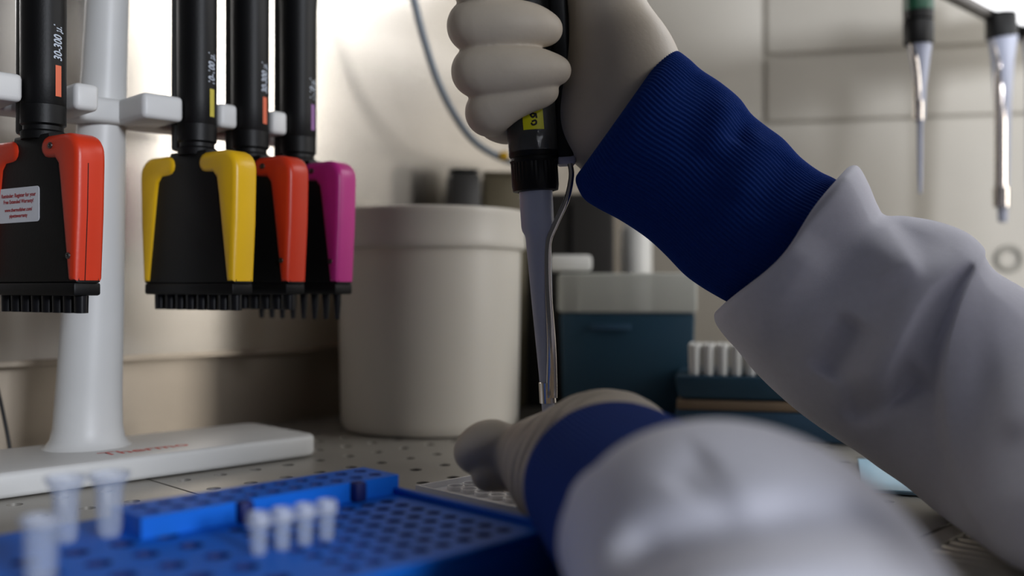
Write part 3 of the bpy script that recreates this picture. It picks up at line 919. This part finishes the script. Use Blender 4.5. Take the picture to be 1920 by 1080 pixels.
def surface_nets(f, o, h):
    nx, ny, nz = f.shape
    ins = f < 0
    acc = np.zeros((nx - 1, ny - 1, nz - 1, 3), np.float32)
    cnt = np.zeros((nx - 1, ny - 1, nz - 1), np.float32)
    sl_ = lambda d: tuple(slice(q, q + s - 1) for q, s in zip(d, (nx, ny, nz)))
    offs = [(i, j, k) for i in (0, 1) for j in (0, 1) for k in (0, 1)]
    for a in offs:
        for axn in range(3):
            if a[axn] == 1:
                continue
            b = list(a); b[axn] = 1
            fa, fb = f[sl_(a)], f[sl_(tuple(b))]
            cr = (fa < 0) != (fb < 0)
            t = np.where(cr, fa / np.where(cr, fa - fb, 1), 0)
            for c in range(3):
                acc[..., c] += np.where(cr, a[c] + (t if c == axn else 0), 0)
            cnt += cr
    m = cnt > 0
    idx = -np.ones(m.shape, np.int64)
    idx[m] = np.arange(m.sum())
    cells_ = np.argwhere(m)
    verts = (cells_ + acc[m] / cnt[m][:, None]) * h + np.array(o)
    quads = []
    for axn in range(3):
        a = [slice(1, -1)] * 3; b = [slice(1, -1)] * 3
        a[axn] = slice(0, -1); b[axn] = slice(1, None)
        # restrict other axes to have neighbours on both sides
        A_ = ins[tuple(a)]; B_ = ins[tuple(b)]
        e = np.argwhere(A_ != B_)
        if len(e) == 0:
            continue
        flip = A_[tuple(e.T)]
        base_ = e.copy()
        o1, o2 = [q for q in range(3) if q != axn]
        base_[:, o1] += 1; base_[:, o2] += 1
        def cell(d1, d2):
            c = base_.copy(); c[:, o1] += d1; c[:, o2] += d2
            return idx[tuple(c.T)]
        q = np.stack([cell(-1, -1), cell(0, -1), cell(0, 0), cell(-1, 0)], 1)
        if axn == 1:
            flip = ~flip
        q[~flip] = q[~flip][:, ::-1]
        quads.append(q)
    return verts, np.vstack(quads)

def relax(v, q, it=2, lam=0.5):
    n = len(v)
    e = np.vstack([q[:, [0, 1]], q[:, [1, 2]], q[:, [2, 3]], q[:, [3, 0]]])
    for _ in range(it):
        s = np.zeros_like(v); c = np.zeros(n)
        for k in range(3):
            s[:, k] = np.bincount(e[:, 0], v[e[:, 1], k], n) + np.bincount(e[:, 1], v[e[:, 0], k], n)
        c = np.bincount(e[:, 0], minlength=n) + np.bincount(e[:, 1], minlength=n)
        v = v + lam * (s / c[:, None] - v)
    return v

def grid(lo, hi, h):
    xs = [np.arange(lo[i], hi[i] + h, h) for i in range(3)]
    return np.stack(np.meshgrid(*xs, indexing='ij'), -1).astype(np.float64)

class Field:
    """distance field on a grid; each chain of tapered balls is blended in only near itself"""
    def __init__(self, lo, hi, h):
        self.lo, self.h = np.array(lo, float), h
        self.xs = [np.arange(lo[i], hi[i] + h, h) for i in range(3)]
        self.f = np.full([len(x) for x in self.xs], 0.03)
    def add(self, pts, k, inner=0.004, smooth=True):
        """pts: (x, y, z, radius) joints"""
        p = np.array(pts, float)
        if smooth and len(p) > 2:
            p = spline(p, (len(p) - 1) * 3 + 1)
        r = p[:, 3].max() + 0.013
        sl_ = []
        for i in range(3):
            a = int(np.clip((p[:, i].min() - r - self.lo[i]) / self.h, 0, len(self.xs[i]) - 1))
            b = int(np.clip((p[:, i].max() + r - self.lo[i]) / self.h + 2, 1, len(self.xs[i])))
            if b <= a:
                return
            sl_.append(slice(a, b))
        G = np.stack(np.meshgrid(*[x[q_] for x, q_ in zip(self.xs, sl_)], indexing='ij'), -1)
        d = None
        for a, b in zip(p[:-1], p[1:]):
            c = cone_sd(G, a[:3], b[:3], a[3], b[3])
            d = c if d is None else smin(d, c, inner)
        self.f[tuple(sl_)] = smin(self.f[tuple(sl_)], d, k)

person = empty('person', (0.42, 0.30, 0.0))
tag(person, 'person in a white lab coat with blue knit cuffs and pale gloves, holding a pipette', 'person')

def RH(px, py, dy, r): return list(at(px, py, YP + dy)) + [r * 0.001]
def build_right_hand():
    h = 0.0009
    pts = [at(x, y, YP + d) for x in (820, 1390) for y in (-190, 420) for d in (-0.045, 0.065)]
    fld = Field(np.min([list(p) for p in pts], 0), np.max([list(p) for p in pts], 0), h)
    def f(k, *p): fld.add([RH(*q_) for q_ in p], k)
    # wrist, palm and the ball of the thumb
    f(0.010, (1380, 385, 0.004, 26), (1290, 305, 0.004, 26), (1205, 215, 0.004, 24), (1170, 130, 0.008, 24.5))
    f(0.012, (1235, 245, 0.0, 25), (1160, 235, 0.004, 26.5), (1135, 190, 0.010, 25))
    f(0.014, (1172, 140, 0.006, 23), (1138, 30, 0.004, 18.5), (1124, -60, 0.0, 16), (1090, -180, -0.004, 13))
    f(0.012, (1150, 130, 0.016, 20), (1060, 40, 0.034, 15), (985, -30, 0.036, 12))
    f(0.012, (1150, 180, 0.014, 20), (1060, 130, 0.034, 15), (985, 80, 0.036, 12))
    f(0.012, (1150, 230, 0.012, 19), (1060, 222, 0.030, 14), (985, 226, 0.030, 11.5))
    # proximal bones running behind the pipette to the bent knuckles
    f(0.006, (990, -60, 0.036, 12), (902, -36, 0.002, 11))
    f(0.006, (985, 40, 0.037, 12), (893, 48, 0.004, 10.8))
    f(0.006, (985, 130, 0.036, 11.5), (901, 134, 0.004, 10.4))
    f(0.006, (990, 226, 0.030, 10.0), (948, 228, 0.014, 10.0), (922, 214, 0.003, 9.4))
    # fingers crossing in front of the body
    f(0.0007, (902, -30, 0.003, 11.0), (895, -28, -0.010, 11.0), (912, -27, -0.0200, 11.0), (932, -26, -0.0215, 9.8), (942, -25, -0.0210, 7.0))
    f(0.0007, (893, 48, 0.004, 10.9), (887, 49, -0.008, 11.0), (900, 50, -0.0185, 11.2), (938, 49, -0.0230, 10.6), (972, 48, -0.0238, 9.5), (1000, 50, -0.0228, 8.0), (1020, 54, -0.0212, 6.0), (1030, 56, -0.0205, 4.4))
    f(0.0007, (901, 135, 0.004, 10.4), (894, 134, -0.008, 10.7), (907, 134, -0.0185, 11.0), (945, 132, -0.0230, 10.5), (982, 131, -0.0238, 9.4), (1014, 131, -0.0228, 7.6), (1038, 132, -0.0212, 5.3), (1049, 132.5, -0.0205, 3.9))
    f(0.0007, (922, 215, 0.003, 9.4), (916, 211, -0.007, 9.6), (926, 204, -0.0150, 9.2), (955, 190, -0.0190, 7.4), (985, 179, -0.0200, 6.5), (1010, 174, -0.0198, 5.4), (1028, 171, -0.0190, 4.0))
    v, q = surface_nets(fld.f, fld.lo, h)
    return relax(v, q, 2, 0.5), q
v, q = build_right_hand()
v = v - np.array(person.location)
o = raw('gloved_hand', v, q, GLOVE, person)
o['label'] = 'pale latex glove of the right hand gripping the pipette'

def LH(px, py, y, r=0.0): return list(at(px, py, y)) + ([r * 0.001] if r else [])
def build_left_hand():
    h = 0.001
    fld = Field((-0.030, 0.300, -0.002), (0.085, 0.455, 0.072), h)
    def f(k, *p): fld.add([LH(*q_) for q_ in p], k)
    # back of the hand, wide and flat, seen from the wrist
    f(0.010, (1230, 960, 0.315, 23), (1165, 900, 0.352, 25), (1100, 862, 0.385, 22), (1040, 856, 0.405, 15))
    f(0.014, (1165, 880, 0.365, 22), (1150, 848, 0.395, 21.5), (1110, 840, 0.418, 18))
    f(0.012, (1105, 930, 0.360, 20), (1050, 905, 0.385, 17), (1010, 890, 0.400, 12))
    # thumb reaching left with its knuckle up
    f(0.008, (1050, 872, 0.390, 14), (995, 848, 0.402, 11), (957, 846, 0.409, 7.4), (924, 836, 0.412, 9.4), (902, 843, 0.412, 8.4), (886, 850, 0.412, 6.4))
    # index finger under the thumb
    f(0.0016, (1010, 885, 0.403, 10), (960, 882, 0.410, 7.0), (925, 886, 0.409, 5.8), (910, 892, 0.407, 4.6))
    # remaining fingers curled below the palm
    f(0.003, (1110, 900, 0.41, 10), (1060, 930, 0.425, 8.5), (1035, 945, 0.412, 7.5))
    f(0.003, (1160, 905, 0.41, 10), (1120, 935, 0.425, 8.5), (1095, 950, 0.41, 7.5))
    fld.f = np.maximum(fld.f, (0.0135 - fld.xs[2])[None, None, :])      # flattened where it rests on the plate
    v, q = surface_nets(fld.f, fld.lo, h)
    v = relax(v, q, 2, 0.5)
    # glove wrinkles around the wrist: rings along the arm
    axis = np.array(LH(1000, 850, 0.40)) - np.array(LH(1230, 960, 0.315)); axis /= np.linalg.norm(axis)
    s = (v - np.array(LH(1230, 960, 0.315))) @ axis
    c = np.array(LH(1230, 960, 0.315)) + s[:, None] * axis
    rad = v - c; rn = np.linalg.norm(rad, axis=1, keepdims=True) + 1e-9
    amp = np.exp(-((s - 0.066) / 0.020) ** 2) * (0.0007 * np.sin(s * 2 * math.pi / 0.0085 + rad[:, 0] * 90 + rad[:, 2] * 40) + 0.0004 * np.sin(s * 2 * math.pi / 0.0047 - rad[:, 0] * 120))
    v = v + rad / rn * amp[:, None]
    return v, q
v, q = build_left_hand()
v = v - np.array(person.location)
o = raw('gloved_hand', v, q, GLOVE, person)
o['label'] = 'pale latex glove of the left hand over the well plate'

# ------------------------------------------------------------------ cuffs and sleeves
def loft(name, secs, nseg, m, depth=0.85, ns=60, ribs=0, ramp=0.0, disp=None, twist=0.0):
    """secs: (Tx, Ty, Bx, By, y[, depth]) silhouettes of the cloth tube; closed round sections between them"""
    s = spline([q if len(q) == 7 else tuple(q) + (q[4],) for q in secs], ns)
    th = np.linspace(0, 2 * math.pi, nseg, endpoint=False)
    vs = np.zeros((ns, nseg, 3))
    for i, (tx, ty, bx, by, y, dp, yb) in enumerate(s):
        T_ = np.array(at(tx, ty, y)); B_ = np.array(at(bx, by, yb))
        c = (T_ + B_) / 2; M_ = (T_ - B_) / 2
        L = np.linalg.norm(M_)
        view = c - np.array([0, 0, EYE]); view = view / np.linalg.norm(view)
        D_ = view * L * dp
        k = 1.0
        if ribs:
            k = 1 + ramp * np.cos(ribs * th)
        vs[i] = c + (np.cos(th) * k)[:, None] * M_ + (np.sin(th) * k)[:, None] * D_
    if disp is not None:
        vs = disp(vs)
    a = np.arange(ns - 1)[:, None] * nseg
    j = np.arange(nseg)[None, :]
    l = (j + 1) % nseg
    q = np.stack([a + j, a + l, a + nseg + l, a + nseg + j], -1).reshape(-1, 4)
    return vs.reshape(-1, 3), q

def project(v):
    px = 960 + v[..., 0] / v[..., 1] * F
    py = 540 - (v[..., 2] - EYE) / v[..., 1] * F
    return px, py

def seg_dist(px, py, pts):
    """distance to a polyline and the signed side"""
    best = np.full(px.shape, 1e9); side = np.zeros(px.shape); tt = np.zeros(px.shape)
    n = len(pts) - 1
    for i in range(n):
        ax_, ay_ = pts[i]; bx_, by_ = pts[i + 1]
        dx, dy = bx_ - ax_, by_ - ay_
        L2 = dx * dx + dy * dy
        t = np.clip(((px - ax_) * dx + (py - ay_) * dy) / L2, 0, 1)
        ex, ey = px - ax_ - t * dx, py - ay_ - t * dy
        d = np.hypot(ex, ey)
        s_ = np.sign(dx * (py - ay_) - dy * (px - ax_))
        m_ = d < best
        best = np.where(m_, d, best); side = np.where(m_, s_, side); tt = np.where(m_, (i + t) / n, tt)
    return best, side, tt

def folds(specs):
    def fn(vs):
        px, py = project(vs)
        c = vs.mean(axis=1, keepdims=True)
        view = vs - np.array([0, 0, EYE]); view /= np.linalg.norm(view, axis=-1, keepdims=True)
        front = ((vs - c) * view).sum(-1)
        rad = np.linalg.norm(vs - c, axis=-1)
        fw = np.clip(-front / rad * 2.2 + 0.15, 0, 1)
        dz = np.zeros(px.shape)
        for pts, amp, w1, w2 in specs:
            d, s_, t = seg_dist(px, py, spline(pts, 24).tolist())
            wv_ = np.where(s_ > 0, w1, w2)
            env = np.clip(np.minimum(t, 1 - t) * 5, 0, 1); env = env * env * (3 - 2 * env)
            dz += amp * np.exp(-(d / wv_) ** 2) * env
        return vs - view * (dz * fw)[..., None]
    return fn

# right cuff
cuff_folds = folds([
    ([(1330, 130), (1300, 220), (1290, 320)], -0.0016, 40, 40),
    ([(1440, 240), (1400, 300), (1370, 380)], 0.0022, 30, 40),
    ([(1375, 175), (1350, 240), (1330, 300)], 0.0018, 30, 30),
    ([(1405, 205), (1375, 270)], -0.0016, 22, 22),
    ([(1480, 285), (1450, 340), (1420, 420)], -0.0014, 30, 30),
    ([(1140, 330), (1260, 430), (1330, 500)], 0.0012, 60, 60)])
v, q = loft('knit_cuff', [(1246, 118, 1100, 318, .479, .80), (1240, 106, 1088, 322, .479, .84), (1252, 97, 1081, 330, .479, .86), (1268, 96, 1082, 345, .479, .87), (1290, 111, 1096, 371, .479, .88), (1315, 133, 1122, 389, .479, .88), (1350, 156, 1156, 407, .479, .88),
                          (1385, 185, 1190, 428, .479, .88), (1408, 215, 1220, 450, .479, .88), (1436, 238, 1250, 478, .479, .88), (1468, 262, 1285, 514, .478, .88), (1500, 296, 1318, 538, .478, .88),
                          (1535, 322, 1352, 558, .477, .88), (1570, 340, 1388, 578, .476, .88), (1615, 375, 1430, 610, .474, .88), (1660, 420, 1470, 650, .472, .85)],
            118 * 7, KNIT, ns=90, ribs=118, ramp=0.0095, disp=cuff_folds)
slv_r = None
v_cuff_r, q_cuff_r = v, q

# right sleeve
sleeve_folds = folds([
    # (path, height towards the viewer, width on one side, width on the other)
    ([(1890, 430), (1850, 482), (1812, 548), (1784, 625), (1770, 705), (1778, 805), (1806, 920), (1850, 1000), (1930, 1090)], 0.0130, 13, 95),
    ([(1560, 250), (1606, 320), (1640, 392), (1668, 440), (1700, 485), (1725, 540)], 0.0100, 80, 18),
    ([(1900, 440), (1845, 474), (1790, 500), (1742, 542), (1706, 600), (1676, 668), (1652, 740), (1640, 790)], 0.0100, 60, 20),
    ([(1660, 400), (1700, 440), (1750, 458), (1820, 452)], -0.0040, 30, 30),
    ([(1540, 440), (1480, 530), (1430, 600), (1380, 680)], 0.0050, 80, 40),
    ([(1605, 590), (1570, 650), (1535, 705)], -0.0090, 24, 40),
    ([(1570, 770), (1630, 765), (1690, 735), (1740, 690)], -0.0080, 22, 44),
    ([(1910, 500), (1885, 570), (1880, 660), (1896, 760), (1910, 840)], 0.0036, 36, 50)])
v, q = loft('coat_sleeve', [(1620, 385, 1420, 610, .476, .80), (1585, 345, 1372, 590, .476, .84), (1583, 323, 1352, 578, .476, .90), (1594, 312, 1340, 586, .476, .94), (1610, 314, 1342, 604, .475, .96), (1628, 345, 1358, 628, .475, .97), (1645, 385, 1382, 655, .474, .98), (1660, 404, 1412, 692, .473, .98),
                            (1700, 406, 1450, 730, .472, .95), (1760, 417, 1500, 773, .470, .92), (1812, 437, 1556, 813, .468, .90), (1844, 465, 1610, 848, .466, .9), (1849, 486, 1648, 876, .464, .9),
                            (1870, 512, 1700, 912, .464, .9, .454), (1925, 545, 1760, 962, .462, .88, .436), (1990, 590, 1830, 1012, .457, .88, .392), (2090, 655, 1930, 1072, .447, .88, .347),
                            (2260, 740, 2140, 1130, .42, .88, .313), (2480, 800, 2420, 1180, .385, .9, .288), (2750, 820, 2740, 1220, .35, .9, .273)],
            220, COAT, ns=200, disp=sleeve_folds)
def carry_on(v, q, nseg, path, scale, ns=40):
    """lengthen a cloth tube along a further path, carrying its last ring"""
    last = v[-nseg:]
    c = last.mean(0)
    prev = v[-2 * nseg:-nseg].mean(0)
    pth = spline([tuple(c) + (1.0,)] + [tuple(p_) + (k_,) for p_, k_ in zip(path, scale)], ns)[1:]
    t0_ = Vector(c - prev).normalized()
    off = [Vector(p_ - c) for p_ in last]
    rings = [v]
    pc_ = c
    for row in pth:
        t1_ = Vector(row[:3] - pc_).normalized()
        rq = t0_.rotation_difference(t1_)
        off = [rq @ p_ for p_ in off]
        rings.append(np.array([list(p_ * row[3]) for p_ in off]) + row[:3])
        t0_, pc_ = t1_, row[:3]
    base_ = len(v) - nseg
    a = base_ + np.arange(len(pth))[:, None] * nseg
    j = np.arange(nseg)[None, :]
    l = (j + 1) % nseg
    return np.vstack(rings), np.vstack([q, np.stack([a + j, a + l, a + nseg + l, a + nseg + j], -1).reshape(-1, 4)])
vr = v.reshape(200, 220, 3)                       # the sleeve's mouth is cut back where it turns under
_, py_ = project(vr)
for i in range(60):
    wgt = (1 - (max(i - 22, 0) / 38.0)) ** 2
    bump_ = np.exp(-((py_[i] - 475) / 62.0) ** 2) * wgt
    vr[i, :, 0] += 0.0072 * bump_
    vr[i, :, 2] -= 0.0056 * bump_
v, q = carry_on(v, q, 220, [(0.36, 0.297, 0.027), (0.42, 0.297, 0.07), (0.50, 0.305, 0.19), (0.56, 0.32, 0.32)], [1.1, 1.3, 1.5, 1.6])
v = v - np.array(person.location)
slv_r = raw('coat_sleeve', v, q, COAT, person)
slv_r['label'] = 'white coat sleeve of the right arm, crumpled behind the cuff'
cf_r = raw('knit_cuff', v_cuff_r - np.array(person.location), q_cuff_r, KNIT, slv_r)
cf_r['label'] = 'ribbed blue knit cuff of the right sleeve'

# left arm: sections across the arm axis, oval so that it clears the work surface
def arm(secs, nseg, ns, ribs=0, ramp=0.0, disp=None):
    """secs: centre x, y, z, half width, half height"""
    s = spline(secs, ns)
    th = np.linspace(0, 2 * math.pi, nseg, endpoint=False)
    vs = np.zeros((ns, nseg, 3))
    for i in range(ns):
        c = s[i, :3]
        t = s[min(i + 1, ns - 1), :3] - s[max(i - 1, 0), :3]
        t = Vector(t).normalized()
        side = Vector((0, 0, 1)).cross(t).normalized()
        up = t.cross(side)
        k = 1 + (ramp * np.cos(ribs * th) if ribs else 0)
        vs[i] = c + (np.cos(th) * k * s[i, 3])[:, None] * np.array(side) + (np.sin(th) * k * s[i, 4])[:, None] * np.array(up)
    if disp is not None:
        vs = disp(vs)
    a = np.arange(ns - 1)[:, None] * nseg
    j = np.arange(nseg)[None, :]
    l = (j + 1) % nseg
    q = np.stack([a + j, a + l, a + nseg + l, a + nseg + j], -1).reshape(-1, 4)
    return vs.reshape(-1, 3), q
v, q = arm([(0.0360, 0.352, 0.0310, 0.0280, 0.0250), (0.0355, 0.354, 0.0310, 0.0312, 0.0275), (0.0362, 0.350, 0.0310, 0.0326, 0.0290), (0.0395, 0.330, 0.0305, 0.0336, 0.0292),
            (0.0435, 0.303, 0.0305, 0.0338, 0.0294), (0.0465, 0.280, 0.0303, 0.0334, 0.0292), (0.049, 0.260, 0.0305, 0.0325, 0.0285)], 118 * 6, 40, 118, 0.008)
v_cuff_l, q_cuff_l = v, q
left_folds = folds([
    ([(1110, 1090), (1230, 1030), (1400, 995), (1560, 985), (1660, 1005), (1760, 1075)], -0.0120, 45, 60),
    ([(1270, 930), (1300, 880), (1330, 850)], -0.0022, 50, 40),
    ([(1100, 1180), (1240, 1110), (1400, 1070), (1560, 1065), (1680, 1100), (1760, 1180)], 0.0070, 60, 60),
    ([(1350, 960), (1480, 900), (1600, 930)], 0.0016, 60, 60)])
v, q = arm([(0.0490, 0.262, 0.0305, 0.0330, 0.0288), (0.0478, 0.269, 0.0308, 0.0345, 0.0303), (0.0478, 0.270, 0.0310, 0.0360, 0.0315), (0.0500, 0.263, 0.0318, 0.0385, 0.0330), (0.0535, 0.252, 0.0322, 0.0405, 0.0342), (0.0560, 0.238, 0.0300, 0.0412, 0.0350),
            (0.0570, 0.218, 0.0235, 0.0415, 0.0360), (0.0580, 0.190, 0.0115, 0.0425, 0.0375), (0.0680, 0.150, -0.0080, 0.0450, 0.0410), (0.0940, 0.105, -0.0240, 0.052, 0.047), (0.150, 0.070, -0.010, 0.058, 0.054),
            (0.22, 0.06, 0.06, 0.060, 0.058), (0.29, 0.055, 0.18, 0.064, 0.062), (0.335, 0.06, 0.31, 0.066, 0.064)], 180, 200, disp=left_folds)
slv_l = raw('coat_sleeve', v - np.array(person.location), q, COAT, person)
slv_l['label'] = 'white coat sleeve of the left arm, blurred in the foreground'
cf_l = raw('knit_cuff', v_cuff_l - np.array(person.location), q_cuff_l, KNIT, slv_l)
cf_l['label'] = 'blue knit cuff of the left sleeve'

# coat over the operator's body, beside the camera and outside the picture
vs, fs = [], []
rows_t = [(-0.42, 0.205, 0.135), (-0.25, 0.200, 0.130), (-0.05, 0.190, 0.120), (0.12, 0.195, 0.120), (0.26, 0.205, 0.112), (0.34, 0.180, 0.095), (0.375, 0.105, 0.075), (0.395, 0.060, 0.058), (0.46, 0.055, 0.055)]
nt_ = 48
for z, ru, rv_ in rows_t:
    for i in range(nt_):
        a = 2 * math.pi * i / nt_
        vs.append(uv(0.465 + ru * math.cos(a), 0.165 + rv_ * math.sin(a), z) - person.location)
for k in range(len(rows_t) - 1):
    for i in range(nt_):
        j = (i + 1) % nt_
        fs.append((k * nt_ + i, k * nt_ + j, (k + 1) * nt_ + j, (k + 1) * nt_ + i))
fs += [tuple(range(nt_)), tuple((len(rows_t) - 1) * nt_ + i for i in range(nt_))]
mesh('coat_body', vs, fs, COAT, person, 60)
